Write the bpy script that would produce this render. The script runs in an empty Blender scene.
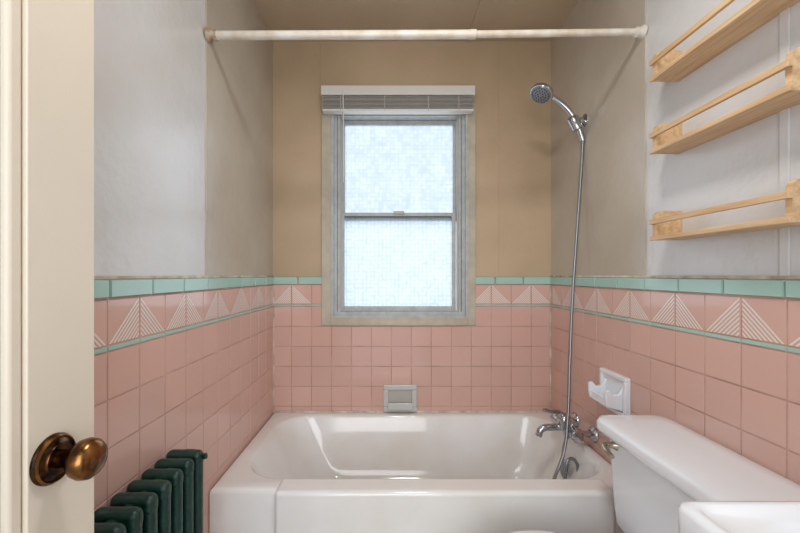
import bpy, math, random
from mathutils import Vector, Quaternion
random.seed(3)
sc=bpy.context.scene
sc.view_settings.view_transform='Standard'
XL,XR,YB,ZC=-.63,.891,2.05,2.40
def lin(c):
    return tuple(((v/255)/12.92 if v/255<=.04045 else ((v/255+.055)/1.055)**2.4) for v in c)+(1,)
def mat(name,rgb,rough=.4,metal=0,bump=0,bscale=40,var=0,vscale=3,rgb2=None,island=0,coat=0,spec=.5,detail=4):
    m=bpy.data.materials.new(name); m.use_nodes=True
    nt=m.node_tree; N=nt.nodes; L=nt.links; b=N['Principled BSDF']
    b.inputs['Base Color'].default_value=lin(rgb); b.inputs['Roughness'].default_value=rough
    b.inputs['Metallic'].default_value=metal; b.inputs['Coat Weight'].default_value=coat
    b.inputs['Specular IOR Level'].default_value=spec
    geo=N.new('ShaderNodeNewGeometry')
    if var or rgb2:
        n=N.new('ShaderNodeTexNoise'); n.inputs['Scale'].default_value=vscale; n.inputs['Detail'].default_value=5
        L.new(geo.outputs['Position'],n.inputs['Vector'])
        r=N.new('ShaderNodeValToRGB'); r.color_ramp.elements[0].position=.35; r.color_ramp.elements[1].position=.65
        c2=rgb2 or tuple(v*(1-var) for v in rgb)
        r.color_ramp.elements[0].color=lin(c2); r.color_ramp.elements[1].color=lin(rgb)
        L.new(n.outputs['Fac'],r.inputs['Fac']); L.new(r.outputs['Color'],b.inputs['Base Color'])
    if island:
        r=N.new('ShaderNodeValToRGB'); r.color_ramp.elements[0].color=lin(tuple(v*(1-island) for v in rgb)); r.color_ramp.elements[1].color=lin(rgb)
        L.new(geo.outputs['Random Per Island'],r.inputs['Fac']); L.new(r.outputs['Color'],b.inputs['Base Color'])
    if bump:
        n=N.new('ShaderNodeTexNoise'); n.inputs['Scale'].default_value=bscale; n.inputs['Detail'].default_value=detail
        L.new(geo.outputs['Position'],n.inputs['Vector'])
        bp=N.new('ShaderNodeBump'); bp.inputs['Strength'].default_value=bump; bp.inputs['Distance'].default_value=.01
        L.new(n.outputs['Fac'],bp.inputs['Height']); L.new(bp.outputs['Normal'],b.inputs['Normal'])
    return m
def wood(name,a,c):
    m=mat(name,a,.45); nt=m.node_tree; N=nt.nodes; L=nt.links; b=N['Principled BSDF']
    g=N.new('ShaderNodeNewGeometry'); mp=N.new('ShaderNodeMapping'); mp.inputs['Scale'].default_value=(40,3,40)
    n=N.new('ShaderNodeTexNoise'); n.inputs['Scale'].default_value=2; n.inputs['Detail'].default_value=6
    r=N.new('ShaderNodeValToRGB'); r.color_ramp.elements[0].position=.3; r.color_ramp.elements[1].position=.7
    r.color_ramp.elements[0].color=lin(c); r.color_ramp.elements[1].color=lin(a)
    L.new(g.outputs['Position'],mp.inputs['Vector']); L.new(mp.outputs[0],n.inputs['Vector']); L.new(n.outputs['Fac'],r.inputs['Fac']); L.new(r.outputs[0],b.inputs['Base Color'])
    return m
M={}
M['tan']=mat('paint_tan',(202,178,148),.32,bump=.12,bscale=35,rgb2=(188,164,134),vscale=2.2)
M['beige']=mat('paint_beige',(200,190,176),.2,bump=.14,bscale=30,rgb2=(186,174,158),vscale=2.2)
M['white_paint']=mat('paint_offwhite',(220,220,221),.22,bump=.2,bscale=28,rgb2=(210,208,205),vscale=2.5)
M['ceil']=mat('paint_ceiling',(198,178,152),.45,bump=.06,bscale=20,var=.05)
M['pink']=mat('tile_pink',(221,181,168),.1,island=.03,bump=.04,bscale=12)
M['grout']=mat('grout',(206,172,158),.8,rgb2=(182,148,132),vscale=9)
M['green']=mat('tile_green',(174,209,198),.14,island=.05)
M['stripe']=mat('tile_stripe',(238,228,220),.2)
M['casing']=mat('casing_paint',(198,188,168),.4,var=.08,vscale=15)
M['frame']=mat('frame_metal_paint',(190,194,194),.38,var=.08,vscale=30)
M['porc']=mat('porcelain',(238,241,246),.08,coat=.3)
M['tub']=mat('tub_enamel',(242,242,242),.1,coat=.3,rgb2=(234,231,225),vscale=4)
M['sd']=mat('ceramic_grey',(205,206,204),.12)
M['chrome']=mat('chrome',(190,193,198),.16,1)
M['hose']=mat('hose_metal',(150,153,158),.35,1)
M['rad']=mat('radiator_green',(12,46,40),.38,bump=.3,bscale=70,rgb2=(20,58,50),vscale=30)
M['wood']=wood('pine',(230,199,158),(200,160,116))
M['door']=mat('door_paint',(226,215,197),.35,bump=.1,bscale=25,var=.03,vscale=2)
M['doorp']=mat('door_panel_paint',(208,202,192),.35,bump=.1,bscale=25)
M['brass']=mat('aged_brass',(158,112,66),.24,1,rgb2=(74,48,28),vscale=38)
M['dark']=mat('dark_bronze',(30,24,22),.25,1,rgb2=(96,66,38),vscale=60)
M['rod']=mat('rod_enamel',(232,228,220),.35,rgb2=(206,190,166),vscale=14)
M['rust']=mat('rust',(150,115,85),.7,rgb2=(200,184,162),vscale=50)
M['blind']=mat('blind_vinyl',(226,224,220),.4)
M['slat']=mat('slat_grey',(190,186,180),.4)
M['floor']=mat('floor_vinyl',(190,180,168),.35)
M['nick']=mat('lever_metal',(190,180,160),.25,1)
M['black']=mat('black_rubber',(30,30,32),.5)
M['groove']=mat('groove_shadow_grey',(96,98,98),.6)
M['caulk']=mat('caulk',(226,220,208),.6,rgb2=(184,166,146),vscale=18)

def link(o): sc.collection.objects.link(o); return o
def empty(name,loc=(0,0,0)):
    e=bpy.data.objects.new(name,None); e.location=loc; e.empty_display_size=.05; link(e); return e
def par(o,p):
    if p is not None:
        o.parent=p; o.matrix_parent_inverse=p.matrix_basis.inverted()
    return o
def mesh(name,vs,fs,m,p=None,smooth=False,bevel=0,seg=3):
    me=bpy.data.meshes.new(name); me.from_pydata([tuple(v) for v in vs],[],fs); me.update()
    if m: me.materials.append(M[m])
    o=link(bpy.data.objects.new(name,me))
    if smooth or bevel:
        for q in me.polygons: q.use_smooth=True
    if bevel:
        b=o.modifiers.new('b','BEVEL'); b.width=bevel; b.segments=seg; b.limit_method='ANGLE'; b.harden_normals=True
    return par(o,p)
BF=[(0,3,2,1),(4,5,6,7),(0,1,5,4),(1,2,6,5),(2,3,7,6),(3,0,4,7)]
def bv(x0,x1,y0,y1,z0,z1):
    return [(x0,y0,z0),(x1,y0,z0),(x1,y1,z0),(x0,y1,z0),(x0,y0,z1),(x1,y0,z1),(x1,y1,z1),(x0,y1,z1)]
def box(name,x0,x1,y0,y1,z0,z1,m,p=None,bevel=0,seg=3):
    return mesh(name,bv(x0,x1,y0,y1,z0,z1),BF,m,p,bevel=bevel,seg=seg)
def boxes(name,L,m,p=None,bevel=0):
    vs=[];fs=[]
    for b in L:
        k=len(vs); vs+=bv(*b); fs+=[tuple(i+k for i in f) for f in BF]
    return mesh(name,vs,fs,m,p,bevel=bevel)
def loft(name,rings,m,p=None,cap0=True,cap1=True,smooth=True,sub=0):
    n=len(rings[0]); vs=[v for r in rings for v in r]; fs=[]
    for i in range(len(rings)-1):
        for j in range(n):
            k=(j+1)%n; fs.append((i*n+j,i*n+k,(i+1)*n+k,(i+1)*n+j))
    if cap0: fs.append(tuple(range(n))[::-1])
    if cap1: fs.append(tuple((len(rings)-1)*n+j for j in range(n)))
    return mesh(name,vs,fs,m,p,smooth=smooth)
def lathe(name,o,ax,prof,m,p=None,n=32):
    q=Vector((0,0,1)).rotation_difference(Vector(ax).normalized()); o=Vector(o); R=[]
    for r,h in prof:
        R.append([o+q@Vector((r*math.cos(2*math.pi*j/n),r*math.sin(2*math.pi*j/n),h)) for j in range(n)])
    ob=loft(name,R,m,p)
    e=ob.modifiers.new('e','EDGE_SPLIT'); e.split_angle=math.radians(50)
    return ob
def rod(name,a,b,r,m,p=None,n=24,r2=None):
    a=Vector(a);b=Vector(b)
    return lathe(name,a,b-a,[(r,0),(r2 or r,(b-a).length)],m,p,n)
def tube(name,pts,r,m,p=None,res=6):
    c=bpy.data.curves.new(name,'CURVE'); c.dimensions='3D'; c.bevel_depth=r; c.bevel_resolution=res; c.use_fill_caps=True
    s=c.splines.new('BEZIER'); s.bezier_points.add(len(pts)-1)
    for i,q in enumerate(pts):
        bp=s.bezier_points[i]; bp.co=q; bp.handle_left_type=bp.handle_right_type='AUTO'
    s.resolution_u=16
    c.materials.append(M[m]); return par(link(bpy.data.objects.new(name,c)),p)
def rr(x0,x1,y0,y1,r,z,n=10):
    out=[]
    for cx,cy,a0 in ((x1-r,y1-r,0),(x0+r,y1-r,90),(x0+r,y0+r,180),(x1-r,y0+r,270)):
        for i in range(n+1):
            a=math.radians(a0+90*i/n); out.append((cx+r*math.cos(a),cy+r*math.sin(a),z))
    return out

# ---------------- room shell
Y0=-.28
wl=box('wall_left',XL-.1,XL,Y0,YB+.12,0,ZC,'white_paint')
wr=box('wall_right',XR,XR+.1,Y0,YB+.12,0,ZC,'white_paint')
HX0,HX1,HZ0,HZ1=-.30,.43,.905,2.03
wb=boxes('wall_back',[(XL,HX0,YB,YB+.12,0,ZC),(HX1,XR,YB,YB+.12,0,ZC),(HX0,HX1,YB,YB+.12,0,HZ0),(HX0,HX1,YB,YB+.12,HZ1,ZC)],'tan')
boxes('wall_front',[(XL,-.44,Y0-.1,Y0,0,ZC),(.40,XR,Y0-.1,Y0,0,ZC),(-.44,.40,Y0-.1,Y0,2.06,ZC)],'white_paint')
box('floor',XL-.1,XR+.1,Y0-.1,YB+.12,-.1,0,'floor')
ce=box('ceiling',XL-.1,XR+.1,Y0-.1,YB+.12,ZC,ZC+.1,'ceil')
box('alcove_plaster',XL,XL+.005,1.30,YB,1.11,ZC,'beige',wl)
box('alcove_plaster',XR-.005,XR,1.30,YB,1.11,ZC,'beige',wr)
box('ceiling_seam',.425,.445,.2,YB,ZC-.006,ZC,'ceil',ce,bevel=.001)
box('wall_seam',-.372,-.366,YB-.0025,YB,2.03,ZC,'tan',wb,bevel=.001)
box('wall_seam',.60,.605,YB-.002,YB,1.12,ZC,'tan',wb,bevel=.001)
box('wall_seam',XR-.005,XR,.834,.854,1.12,ZC,'white_paint',wr,bevel=.001)
boxes('caulk_bead',[(XL+.0005,XL+.008,Y0,YB,1.120,1.128)],'caulk',wl,bevel=.002)
boxes('caulk_bead',[(XR-.008,XR-.0005,Y0,YB,1.120,1.128)],'caulk',wr,bevel=.002)
boxes('caulk_bead',[(XL+.01,XL+.016,YB-.016,YB-.010,.39,1.07),(XR-.016,XR-.01,YB-.016,YB-.010,.39,1.07),(XL+.01,XR-.01,YB-.017,YB-.010,.386,.396)],'caulk',wb,bevel=.002)

# ---------------- tiles
T=.108
def panel(side,u0,u1,parent,hole=None,off=0):
    def P(u,z,t):
        if side=='L': return (XL+t,u,z)
        if side=='R': return (XR-t,u,z)
        return (u,YB-t,z)
    inward={'L':Vector((1,0,0)),'R':Vector((-1,0,0)),'B':Vector((0,-1,0))}[side]
    def add(vs,fs,idx_pts,faces):
        k=len(vs); vs+=idx_pts
        for f in faces:
            a,b,c=[Vector(idx_pts[i]) for i in f[:3]]
            n=(b-a).cross(c-b)
            if n.dot(inward)<-1e-12: f=f[::-1]
            fs.append(tuple(i+k for i in f))
    def sub(r):
        if not hole: return [r]
        a,b,c,d=r; h0,h1,k0,k1=hole
        if b<=h0 or a>=h1 or d<=k0 or c>=k1: return [r]
        o=[]
        if a<h0:o.append((a,h0,c,d))
        if b>h1:o.append((h1,b,c,d))
        if c<k0:o.append((max(a,h0),min(b,h1),c,k0))
        return o
    def frust(vs,fs,r,t0,t1,g=.0009,bv_=.0016,j=0):
        a,b,c,d=r
        if b-a<.006 or d-c<.004: return
        a+=g;b-=g;c+=g;d-=g
        pts=[P(a,c,t0),P(b,c,t0),P(b,d,t0),P(a,d,t0)]
        J=[random.uniform(-j,j) for _ in range(4)]
        pts+=[P(a+bv_,c+bv_,t1+J[0]),P(b-bv_,c+bv_,t1+J[1]),P(b-bv_,d-bv_,t1+J[1]+J[2]-J[0]),P(a+bv_,d-bv_,t1+J[2])]
        k=len(vs); vs+=pts
        for q in [(4,5,6,7),(0,1,5,4),(1,2,6,5),(2,3,7,6),(3,0,4,7)]:
            A,B,C=[Vector(pts[i]) for i in q[:3]]
            n=(B-A).cross(C-B); cen=sum((Vector(x) for x in pts),Vector())/8
            fc=sum((Vector(pts[i]) for i in q),Vector())/4
            if n.dot(fc-cen)<0: q=q[::-1]
            fs.append(tuple(i+k for i in q))
    us=[]; u=u1-off
    if off>.01: us.append((u,u1))
    while u>u0+.004:
        us.append((max(u-T,u0),u)); u-=T
    vs=[];fs=[]
    for r in sub((u0,u1,0,.97))+sub((u0,u1,.97,1.105)):
        frust(vs,fs,r,0,.0094,0,0)
    mesh('grout_bed',vs,fs,'grout',parent)
    vs=[];fs=[]
    z=.960
    while z>0:
        for a,b in us:
            for r in sub((a,b,max(z-T,0),z)): frust(vs,fs,r,.005,.0106,j=.00025)
        z-=T
    for a,b in us:
        for r in sub((a,b,.973,1.077)): frust(vs,fs,r,.005,.0105)
    mesh('pink_tiles',vs,fs,'pink',parent)
    vs=[];fs=[]
    for a,b in us:
        for r in sub((a,b,.960,.973)): frust(vs,fs,r,.005,.012,.0004,.002)
    u=u1
    while u>u0+.004:
        for r in sub((max(u-.152,u0),u,1.077,1.122)): frust(vs,fs,r,.0,.016,.0004,.004)
        u-=.152
    mesh('green_trim_tiles',vs,fs,'green',parent)
    vs=[];fs=[]
    for i,(a,b) in enumerate(us):
        if b-a<.09: continue
        if hole and not(b<=hole[0]+.02 or a>=hole[1]-.02): continue
        z0,z1=.976,1.074; h=z1-z0; a+=.004;b-=.004; w=b-a
        c=0; st=.062
        while c<.93:
            e=min(c+st,1)
            q=[(c,0),(1,1-c),(1,1-e),(e,0)]
            if e>=1: q=q[:3]
            pts=[]
            for s,t in q:
                if i%2==0: s=1-s
                pts.append(P(a+s*w,z0+t*h,.0111))
            add(vs,fs,pts,[tuple(range(len(pts)))])
            c+=st*2
    mesh('stripe_relief',vs,fs,'stripe',parent)
panel('L',Y0,YB,wl,off=.03)
panel('R',Y0,YB,wr,off=.03)
panel('B',XL+.0085,XR-.0085,wb,hole=(-.345,.46,.872,3))

# ---------------- window
w=empty('window_1',(.06,YB,1.45))
boxes('casing',[(-.359,-.308,YB-.018,YB,.858,2.06),(.43,.473,YB-.018,YB,.858,2.06),(-.308,.43,YB-.018,YB,2.0,2.06),(-.308,.43,YB-.022,YB,.858,.900)],'casing',w,bevel=.003)
boxes('frame',[(-.30,-.262,YB,YB+.10,.905,2.03),(.385,.43,YB,YB+.10,.905,2.03),(-.262,.385,YB,YB+.10,1.995,2.03),(-.262,.385,YB,YB+.10,.905,.93)],'frame',w,bevel=.002)
boxes('outer_bead',[(-.310,-.292,YB-.021,YB+.01,.898,2.0),(.418,.434,YB-.021,YB+.01,.898,2.0),(-.292,.418,YB-.021,YB+.01,.898,.912)],'frame',w,bevel=.003)
boxes('stops',[(-.262,-.254,YB+.02,YB+.03,.93,1.995),(.377,.385,YB+.02,YB+.03,.93,1.995)],'slat',w,bevel=.001)
boxes('track_grooves',[(.396,.400,YB-.001,YB+.002,.93,1.99),(-.276,-.273,YB-.001,YB+.002,.93,1.99)],'groove',w)
def sash(n,y,x0,x1,z0,z1,s=.02):
    boxes(n,[(x0,x0+s,y,y+.022,z0,z1),(x1-s,x1,y,y+.022,z0,z1),(x0+s,x1-s,y,y+.022,z0,z0+s+.006),(x0+s,x1-s,y,y+.022,z1-s-.004,z1)],'frame',w,bevel=.0025)
sash('upper_sash',YB+.062,-.262,.385,1.43,1.995,.021)
sash('lower_sash',YB+.035,-.262,.375,.93,1.475,.021)
box('meeting_rail_groove',-.24,.35,YB+.033,YB+.0355,1.448,1.456,'groove',w)
box('sash_latch',.03,.09,YB+.020,YB+.036,1.466,1.482,'slat',w,bevel=.003)
def panemat(name,lo,hi,scale):
    m=bpy.data.materials.new(name); m.use_nodes=True; nt=m.node_tree; N=nt.nodes; L=nt.links
    N.remove(N['Principled BSDF']); out=N['Material Output']
    g=N.new('ShaderNodeNewGeometry')
    br=N.new('ShaderNodeTexVoronoi'); br.distance='CHEBYCHEV'; br.inputs['Randomness'].default_value=.25; br.inputs['Scale'].default_value=scale
    L.new(g.outputs['Position'],br.inputs['Vector'])
    no=N.new('ShaderNodeTexNoise'); no.inputs['Scale'].default_value=14; no.inputs['Detail'].default_value=9; no.inputs['Roughness'].default_value=.75
    L.new(g.outputs['Position'],no.inputs['Vector'])
    ns=N.new('ShaderNodeMath'); ns.operation='MULTIPLY_ADD'; L.new(no.outputs['Fac'],ns.inputs[0]); ns.inputs[1].default_value=.45; ns.inputs[2].default_value=.25
    ma=N.new('ShaderNodeMath'); ma.operation='MULTIPLY_ADD'; L.new(br.outputs['Distance'],ma.inputs[0]); ma.inputs[1].default_value=.9
    L.new(ns.outputs[0],ma.inputs[2])
    r=N.new('ShaderNodeValToRGB'); r.color_ramp.elements[0].position=.5; r.color_ramp.elements[1].position=1.0
    r.color_ramp.elements[0].color=lo; r.color_ramp.elements[1].color=hi
    L.new(ma.outputs[0],r.inputs['Fac'])
    tr=N.new('ShaderNodeBsdfTransparent'); L.new(r.outputs[0],tr.inputs['Color'])
    tl=N.new('ShaderNodeBsdfTranslucent'); L.new(r.outputs[0],tl.inputs['Color'])
    mx=N.new('ShaderNodeMixShader'); mx.inputs[0].default_value=.3
    L.new(tr.outputs[0],mx.inputs[1]); L.new(tl.outputs[0],mx.inputs[2]); L.new(mx.outputs[0],out.inputs['Surface'])
    M[name]=m
panemat('glass_up',(.93,.95,.96,1),(.72,.77,.80,1),45); panemat('glass_lo',(.93,.96,.98,1),(.74,.80,.84,1),45)
box('upper_pane',-.243,.366,YB+.071,YB+.074,1.45,1.975,'glass_up',w)
box('lower_pane',-.243,.356,YB+.044,YB+.047,.95,1.455,'glass_lo',w)
# blind
bl=empty('window_blind',(.05,YB-.04,2.06))
box('headrail',-.353,.458,YB-.075,YB-.02,2.075,2.125,'blind',bl,bevel=.004)
boxes('slats',[(-.345,.45,YB-.072,YB-.022,2.066-.0068*i-.0028,2.066-.0068*i) for i in range(9)],'slat',bl,bevel=.0008)
box('bottom_rail',-.345,.45,YB-.072,YB-.024,1.992,2.004,'blind',bl,bevel=.003)
boxes('ladders',[(x,x+.003,YB-.0735,YB-.0725,1.992,2.075) for x in (-.25,-.02,.21,.37)],'slat',bl)
rod('tilt_wand',(-.235,YB-.078,2.09),(-.235,YB-.05,1.62),.003,'blind',bl,10)

# ---------------- bathtub
tb=empty('bathtub',(.13,1.67,0))
X0,X1,Ya,Yb=XL+.0125,XR-.0125,1.30,YB-.0125
R=[rr(X0,X1,Ya,Yb,.004,0),rr(X0,X1,Ya,Yb,.004,.372),rr(X0+.002,X1-.002,Ya+.003,Yb-.002,.006,.384),rr(X0+.008,X1-.008,Ya+.011,Yb-.008,.01,.389),rr(X0+.016,X1-.016,Ya+.02,Yb-.014,.02,.390)]
ix0,ix1,iy0,iy1=-.545,.835,1.375,1.985
R+= [rr(ix0-.012,ix1+.012,iy0-.01,iy1+.012,.17,.390),rr(ix0-.005,ix1+.004,iy0-.004,iy1+.005,.168,.387),rr(ix0,ix1,iy0,iy1,.165,.378)]
for f,z in ((.05,.36),(.2,.30),(.4,.22),(.58,.155),(.75,.115),(.88,.098),(1,.092)):
    R.append(rr(ix0+.22*f,ix1-.11*f,iy0+.09*f,iy1-.10*f,.165-.02*f,z))
R.append(rr(-.15,.6,1.6,1.75,.07,.088))
loft('tub_shell',R,'tub',tb,cap0=False)
box('apron_panel',-.387,.775,1.274,1.368,.0,.396,'tub',tb,bevel=.016,seg=5)
lathe('drain',(.55,1.68,.089),(0,0,1),[(.028,0),(.028,.004),(.02,.006),(.0,.004)],'chrome',tb)
lathe('overflow_plate',(.79,1.68,.27),(-1,0,.35),[(.035,0),(.035,.006),(.028,.01),(.0,.01)],'chrome',tb)

# ---------------- soap dishes
sd=empty('soap_dish',(.065,YB,.46))
cx,zz=.065,.466
y=YB-.010
boxes('frame',[(cx-.09,cx+.09,y-.016,y,zz+.045,zz+.073),(cx-.09,cx+.09,y-.018,y,zz-.072,zz-.045),(cx-.09,cx-.062,y-.016,y,zz-.045,zz+.045),(cx+.062,cx+.09,y-.016,y,zz-.045,zz+.045)],'sd',sd,bevel=.005)
box('niche',cx-.065,cx+.065,y-.004,y,zz-.05,zz+.05,'slat',sd)
box('tray',cx-.066,cx+.066,y-.05,y-.004,zz-.048,zz-.028,'sd',sd,bevel=.008)
box('tray_lip',cx-.066,cx+.066,y-.056,y-.046,zz-.048,zz-.012,'sd',sd,bevel=.0045)
sd=empty('soap_dish',(XR,1.45,.68))
cy,zz=1.45,.68; x=XR-.010
boxes('plate',[(x-.012,x,cy-.085,cy+.085,zz-.075,zz+.075)],'porc',sd,bevel=.005)
boxes('rim',[(x-.022,x-.008,cy-.085,cy+.085,zz+.058,zz+.075),(x-.022,x-.008,cy-.085,cy+.085,zz-.075,zz-.058),(x-.022,x-.008,cy-.085,cy-.068,zz-.06,zz+.06),(x-.022,x-.008,cy+.068,cy+.085,zz-.06,zz+.06)],'porc',sd,bevel=.005)
box('tray',x-.066,x-.01,cy-.058,cy+.058,zz-.040,zz-.024,'porc',sd,bevel=.006)
box('tray_lip',x-.074,x-.060,cy-.058,cy+.058,zz-.040,zz-.006,'porc',sd,bevel=.005)
for yy in (cy-.064,cy+.050):
    pts=[(x-.010,zz-.055),(x-.045,zz-.046),(x-.074,zz-.038),(x-.080,zz-.010),(x-.080,zz+.022),(x-.066,zz+.026),(x-.052,zz+.008),(x-.030,zz+.010),(x-.010,zz+.040)]
    m_=len(pts)
    mesh('arm',[(a,yy,b) for a,b in pts]+[(a,yy+.014,b) for a,b in pts],[tuple(range(m_)),tuple(range(m_,2*m_))[::-1]]+[(i,i+m_,(i+1)%m_+m_,(i+1)%m_) for i in range(m_)],'porc',sd,bevel=.004)

# ---------------- shower rod
sr=empty('shower_curtain_rod',(.13,1.31,1.965))
ZR=1.966
rod('outer_tube',(XL+.006,1.31,ZR-.004),(.30,1.31,ZR),.0145,'rod',sr)
rod('inner_tube',(.29,1.31,ZR),(XR-.006,1.31,ZR+.008),.0118,'rod',sr)
lathe('end_cap',(XL+.004,1.31,ZR-.004),(1,0,0),[(.026,0),(.026,.006),(.018,.014),(.018,.03),(.015,.032)],'rust',sr)
lathe('end_cap',(XR-.004,1.31,ZR+.008),(-1,0,0),[(.022,0),(.022,.006),(.016,.012),(.016,.026),(.013,.028)],'rod',sr)
lathe('collar',(.285,1.31,ZR),(1,0,0),[(.0158,0),(.0158,.02),(.013,.022)],'rod',sr)

# ---------------- handheld shower
hs=empty('handheld_shower',(.86,1.70,1.82))
Yh=1.70
lathe('wall_flange',(XR-.004,Yh,1.825),(-1,0,0),[(.03,0),(.03,.004),(.016,.012),(.013,.03)],'chrome',hs)
lathe('holder',(XR-.034,Yh,1.785),(-.45,0,.9),[(.016,0),(.025,.004),(.026,.055),(.018,.066)],'chrome',hs)
tube('handle',[(XR-.012,Yh,1.735),(XR-.045,Yh,1.825),(XR-.10,Yh,1.895),(XR-.175,Yh,1.945)],.0125,'chrome',hs)
h0=Vector((XR-.188,Yh,1.968)); ax=Vector((-.5,-.25,-.85))
lathe('head_back',h0,ax,[(.0,-.004),(.018,0),(.036,.008),(.05,.02),(.053,.03),(.050,.036)],'chrome',hs)
lathe('spray_face',h0+ax.normalized()*.034,ax,[(.046,0),(.044,.005),(.0,.006)],'hose',hs)
q=Vector((0,0,1)).rotation_difference(ax.normalized())
for rr_,n_ in ((.012,6),(.024,12),(.036,18)):
    L=[]
    for j in range(n_):
        a=2*math.pi*j/n_; c=h0+ax.normalized()*.041+q@Vector((rr_*math.cos(a),rr_*math.sin(a),0)); L.append((c.x-.002,c.x+.002,c.y-.002,c.y+.002,c.z-.002,c.z+.002))
    boxes('nozzles',L,'black',hs,bevel=.0008)
HP=[(XR-.012,Yh,1.745),(XR-.020,Yh,1.60),(XR-.044,Yh-.005,1.30),(XR-.068,Yh-.015,1.0),(XR-.092,Yh-.04,.72),(XR-.115,Yh-.075,.53),(XR-.150,Yh-.11,.38),(XR-.205,Yh-.13,.26),(XR-.215,Yh-.13,.19),(XR-.175,Yh-.12,.185),(XR-.145,Yh-.11,.27),(XR-.125,Yh-.10,.345),(XR-.095,Yh-.09,.34),(XR-.075,Yh-.08,.27),(XR-.085,Yh-.07,.215),(XR-.125,Yh-.06,.25),(XR-.115,Yh-.03,.34),(XR-.09,Yh-.01,.41)]
tube('hose',HP,.0068,'hose',hs)

# ---------------- faucet
fa=empty('bathtub_faucet',(XR-.08,1.69,.46))
xf,zf=XR-.095,.45
for yy in (1.61,1.77):
    lathe('escutcheon',(XR-.010,yy,zf),(-1,0,0),[(.034,0),(.034,.004),(.02,.018),(.014,.02),(.014,.07)],'chrome',fa)
    lathe('union_nut',(xf+.03,yy,zf),(-1,0,0),[(.02,0),(.021,.002),(.021,.018),(.016,.02)],'chrome',fa,6)
lathe('body',(xf,1.570,zf),(0,1,0),[(.0,0),(.020,.002),(.025,.010),(.025,.03),(.022,.033),(.022,.20),(.025,.203),(.025,.225),(.020,.235),(.0,.237)],'chrome',fa)
lathe('valve_hub',(xf,1.69,zf-.01),(-.15,0,1),[(.026,0),(.029,.01),(.029,.045),(.026,.058),(.018,.066),(.0,.069)],'chrome',fa)
tube('lever',[(xf-.005,1.69,zf+.050),(xf-.03,1.685,zf+.068),(xf-.07,1.68,zf+.072),(xf-.105,1.675,zf+.082)],.0085,'chrome',fa)
tube('spout',[(xf,1.70,zf-.008),(xf-.055,1.70,zf-.006),(xf-.105,1.70,zf-.016),(xf-.118,1.70,zf-.045)],.015,'chrome',fa)
lathe('diverter_knob',(xf,1.635,zf+.018),(0,0,1),[(.008,0),(.008,.014),(.015,.016),(.015,.03),(.0,.032)],'chrome',fa,16)
lathe('hose_outlet',(xf+.005,1.69,zf-.012),(0,0,-1),[(.016,0),(.016,.02),(.011,.024),(.011,.04)],'chrome',fa)

# ---------------- toilet
to=empty('toilet',(.6,.95,0))
ty0,ty1=.72,1.19
R=[]
for z,i in ((.36,.03),(.375,.018),(.42,.012),(.5,.006),(.62,0),(.645,0)):
    R.append(rr(.685+i*.6,.872,ty0+i,ty1-i,.035,z))
loft('tank',R,'porc',to)
R=[rr(.667,.877,ty0-.012,ty1+.012,.035,.640),rr(.657,.879,ty0-.022,ty1+.022,.04,.645),rr(.654,.880,ty0-.025,ty1+.025,.042,.655),rr(.655,.880,ty0-.024,ty1+.024,.042,.672),rr(.661,.878,ty0-.018,ty1+.018,.04,.682),rr(.675,.87,ty0-.004,ty1+.004,.035,.686),rr(.72,.84,ty0+.05,ty1-.05,.03,.6875)]
loft('tank_lid',R,'porc',to)
lathe('lever_base',(.688,1.135,.618),(-1,0,0),[(.016,0),(.016,.004),(.010,.010),(.008,.026)],'nick',to)
tube('lever',[(.664,1.138,.618),(.654,1.138,.618),(.645,1.12,.614),(.645,1.085,.606)],.0075,'nick',to)
cy=.945
def egg(cx,ax_,ay,z,n=40):
    o=[]
    for j in range(n):
        a=2*math.pi*j/n; c=math.cos(a); s=math.sin(a)
        k=1.0 if c<0 else .85
        o.append((cx+ax_*c*k,cy+ay*s*(1-.06*(-c if c<0 else 0)),z))
    return o
loft('bowl',[egg(.46,.16,.11,0),egg(.46,.15,.10,.06),egg(.45,.14,.09,.14),egg(.44,.17,.12,.22),egg(.43,.21,.155,.30),egg(.425,.23,.172,.335),egg(.425,.23,.172,.345)],'porc',to)
loft('seat',[egg(.425,.232,.174,.346),egg(.425,.238,.178,.350),egg(.425,.238,.178,.358),egg(.425,.234,.174,.361)],'porc',to)
loft('seat_lid',[egg(.425,.232,.172,.362),egg(.425,.236,.176,.366),egg(.425,.234,.174,.374),egg(.425,.22,.162,.379),egg(.425,.12,.08,.382)],'porc',to)
box('tank_platform',.60,.86,cy-.11,cy+.11,.2,.362,'porc',to,bevel=.03,seg=5)

# ---------------- sink
sk=empty('sink',(.65,.3,0))
a0,a1,b0,b1=.415,XR-.0115,.06,.552
R=[rr(a0+.09,a1-.01,b0+.08,b1-.08,.08,.62),rr(a0+.03,a1,b0+.02,b1-.02,.06,.70),rr(a0+.006,a1,b0+.004,b1-.004,.03,.75),rr(a0,a1,b0,b1,.02,.757),rr(a0,a1,b0,b1,.02,.795),rr(a0+.003,a1-.002,b0+.003,b1-.003,.019,.801),rr(a0+.010,a1-.004,b0+.01,b1-.01,.018,.803),
 rr(a0+.018,a1-.02,b0+.02,b1-.018,.02,.803),rr(a0+.023,a1-.025,b0+.025,b1-.023,.02,.796),rr(a0+.04,a1-.11,b0+.04,b1-.04,.08,.795),rr(a0+.05,a1-.12,b0+.05,b1-.05,.09,.785),rr(a0+.08,a1-.14,b0+.08,b1-.08,.09,.70),rr(a0+.13,a1-.18,b0+.14,b1-.14,.06,.665)]
loft('basin',R,'porc',sk)
lathe('pedestal',(.66,.30,0),(0,0,1),[(.12,0),(.11,.05),(.075,.2),(.07,.5),(.10,.64)],'porc',sk)
lathe('spout_base',(.83,.30,.795),(0,0,1),[(.022,0),(.022,.01),(.014,.02),(.014,.06)],'chrome',sk)
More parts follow.
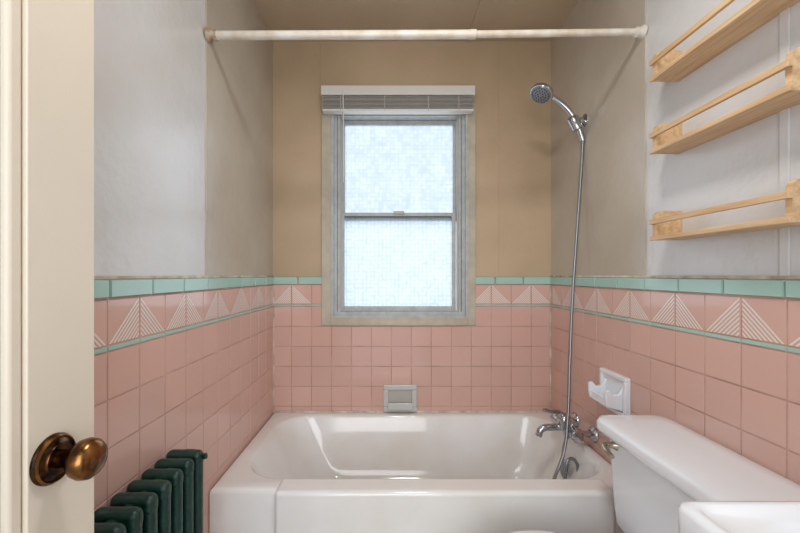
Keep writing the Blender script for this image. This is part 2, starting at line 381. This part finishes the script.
tube('spout',[(.83,.30,.84),(.80,.30,.875),(.75,.30,.872),(.73,.30,.85)],.01,'chrome',sk)
for yy in (.2,.4):
    lathe('tap_handle',(.83,yy,.795),(0,0,1),[(.022,0),(.02,.01),(.011,.02),(.011,.035),(.024,.04),(.024,.055),(.0,.06)],'chrome',sk,12)

# ---------------- radiator
ra=empty('radiator',(-.56,.85,0))
x0,x1=-.613,-.513
n=9
for i in range(n):
    yc=1.045-i*.052
    box('section_top',x0,x1,yc-.017,yc+.017,.598,.645,'rad',ra,bevel=.0165,seg=5)
    box('section_bottom',x0,x1,yc-.017,yc+.017,.09,.14,'rad',ra,bevel=.0165,seg=5)
    for xx in (x0+.0155,(x0+x1)/2,x1-.0155):
        rod('column',(xx,yc,.115),(xx,yc,.62),.0145,'rad',ra,16)
xm=(x0+x1)/2
rod('hub_top',(xm,1.045-.052*(n-1)-.02,.615),(xm,1.07,.615),.017,'rad',ra)
rod('hub_bottom',(xm,1.045-.052*(n-1)-.02,.115),(xm,1.10,.115),.017,'rad',ra)
lathe('plug',(xm,1.065,.615),(0,1,0),[(.022,0),(.022,.01),(.012,.012),(.012,.02)],'rad',ra,6)
for yc in (1.045,1.045-.052*(n-1)):
    boxes('feet',[(x0+.002,x0+.028,yc-.013,yc+.013,0,.1),(x1-.028,x1-.002,yc-.013,yc+.013,0,.1)],'rad',ra,bevel=.006)
rod('valve_pipe',(xm,1.09,0),(xm,1.09,.12),.012,'rad',ra)
lathe('air_vent',(x1-.004,1.045,.625),(1,0,.3),[(.006,0),(.006,.006),(.008,.008),(.008,.014),(.0,.016)],'rad',ra,12)

# ---------------- shelves
for zb in (1.236,1.500,1.722):
    s=empty('wall_shelf',(.85,.955,zb))
    xo,xi,ya,yb=.80,XR-.0005,.755,1.155
    box('bottom_board',xo+.004,xi,ya+.014,yb-.014,zb,zb+.012,'wood',s,bevel=.0015)
    for yy in (ya,yb-.014):
        pts=[(xo+.010,zb)]
        pts+=[(xi,zb),(xi,zb+.088)]
        r=.02
        for k in range(7):
            a=math.radians(90+90*k/6); pts.append((xo+.010+r+r*math.cos(a),zb+.088-r+r*math.sin(a)))
        m_=len(pts)
        vs=[(px,yy,pz) for px,pz in pts]+[(px,yy+.014,pz) for px,pz in pts]
        fs=[tuple(range(m_)),tuple(range(m_,2*m_))[::-1]]+[(i,i+m_,(i+1)%m_+m_,(i+1)%m_) for i in range(m_)]
        mesh('side_board',vs,fs,'wood',s)
    box('front_rail',xo,xo+.010,ya-.002,yb+.002,zb+.048,zb+.063,'wood',s,bevel=.0015)
    box('front_lip',xo+.002,xo+.010,ya-.002,yb+.002,zb-.001,zb+.012,'wood',s,bevel=.0015)

# ---------------- door (open, parallel to left wall)
d=empty('door_1',(-.46,.2,0))
fx=-.448; DY0,DY1=-.20,.576
st=.108
boxes('stiles_rails',[(fx-.036,fx,DY1-st,DY1,.01,2.03),(fx-.036,fx,DY0,DY0+st,.01,2.03),(fx-.036,fx,DY0+st,DY1-st,.01,.22),(fx-.036,fx,DY0+st,DY1-st,1.92,2.03)],'door',d,bevel=.002)
boxes('moulding',[(fx-.030,fx-.004,DY1-st-.02,DY1-st,.22,1.92),(fx-.030,fx-.004,DY0+st,DY0+st+.02,.22,1.92),(fx-.030,fx-.004,DY0+st+.02,DY1-st-.02,.22,.24),(fx-.030,fx-.004,DY0+st+.02,DY1-st-.02,1.90,1.92)],'door',d,bevel=.006)
box('panel',fx-.026,fx-.012,DY0+st+.01,DY1-st-.01,.23,1.91,'doorp',d)
K=(fx,.503,.885)
lathe('rosette',K,(1,0,0),[(.0325,0),(.0325,.003),(.029,.007),(.022,.0085),(.020,.012),(.0,.012)],'dark',d,48)
lathe('rosette_ring',(fx+.004,.503,.885),(1,0,0),[(.031,0),(.0315,.002),(.029,.0045),(.028,.003)],'brass',d,48)
lathe('knob',(fx+.009,.503,.885),(1,0,0),[(.012,0),(.0115,.010),(.012,.016),(.018,.021),(.024,.028),(.0265,.036),(.0255,.044),(.021,.050),(.012,.0535),(.0,.0545)],'brass',d,48)
lathe('knob_back',(fx-.036,.503,.885),(-1,0,0),[(.0325,0),(.029,.007),(.012,.008),(.012,.02),(.024,.03),(.026,.04),(.018,.05),(.0,.054)],'brass',d,48)
boxes('hinges',[(fx-.040,fx-.030,DY0-.012,DY0,z,z+.09) for z in (.25,1.0,1.75)],'brass',d,bevel=.002)

# ---------------- lights
def area(name,loc,rot,sx,sy,e,col):
    l=bpy.data.lights.new(name,'AREA'); l.shape='RECTANGLE'; l.size=sx; l.size_y=sy; l.energy=e; l.color=col
    o=link(bpy.data.objects.new(name,l)); o.location=loc; o.rotation_euler=rot; return o
area('daylight',(.06,2.75,1.6),(math.radians(-90),0,0),2.2,2.2,24,(.93,.97,1))
cl=empty('ceiling_fill',(.2,.55,ZC))  # added fill light, dressed as a ceiling fixture out of view
lathe('fill_base',(.2,.55,ZC),(0,0,-1),[(.13,0),(.13,.015),(.12,.02)],'blind',cl)  # unseen disc, made up to house the fill light
o=area('ceiling_fill_light',(.2,.55,ZC-.03),(0,0,0),.24,.24,10.5,(1,.98,.96)); par(o,cl)
area('rear_fill_light',(.0,-1.3,1.5),(math.radians(90),0,0),1.6,1.8,40,(.95,.97,1))  # large fill added behind the camera to flatten the lighting, through the doorway
W=bpy.data.worlds.new('w'); sc.world=W; W.use_nodes=True
W.node_tree.nodes['Background'].inputs[0].default_value=(.84,.91,1,1); W.node_tree.nodes['Background'].inputs[1].default_value=.9

# ---------------- camera
c=bpy.data.cameras.new('camera'); co=link(bpy.data.objects.new('camera',c)); co.location=(0,0,1.13); co.rotation_euler=(math.radians(90),0,0)
c.sensor_width=36; c.lens=377/800*36; c.shift_x=12/800; c.shift_y=8.5/800; c.clip_start=.01
sc.camera=co
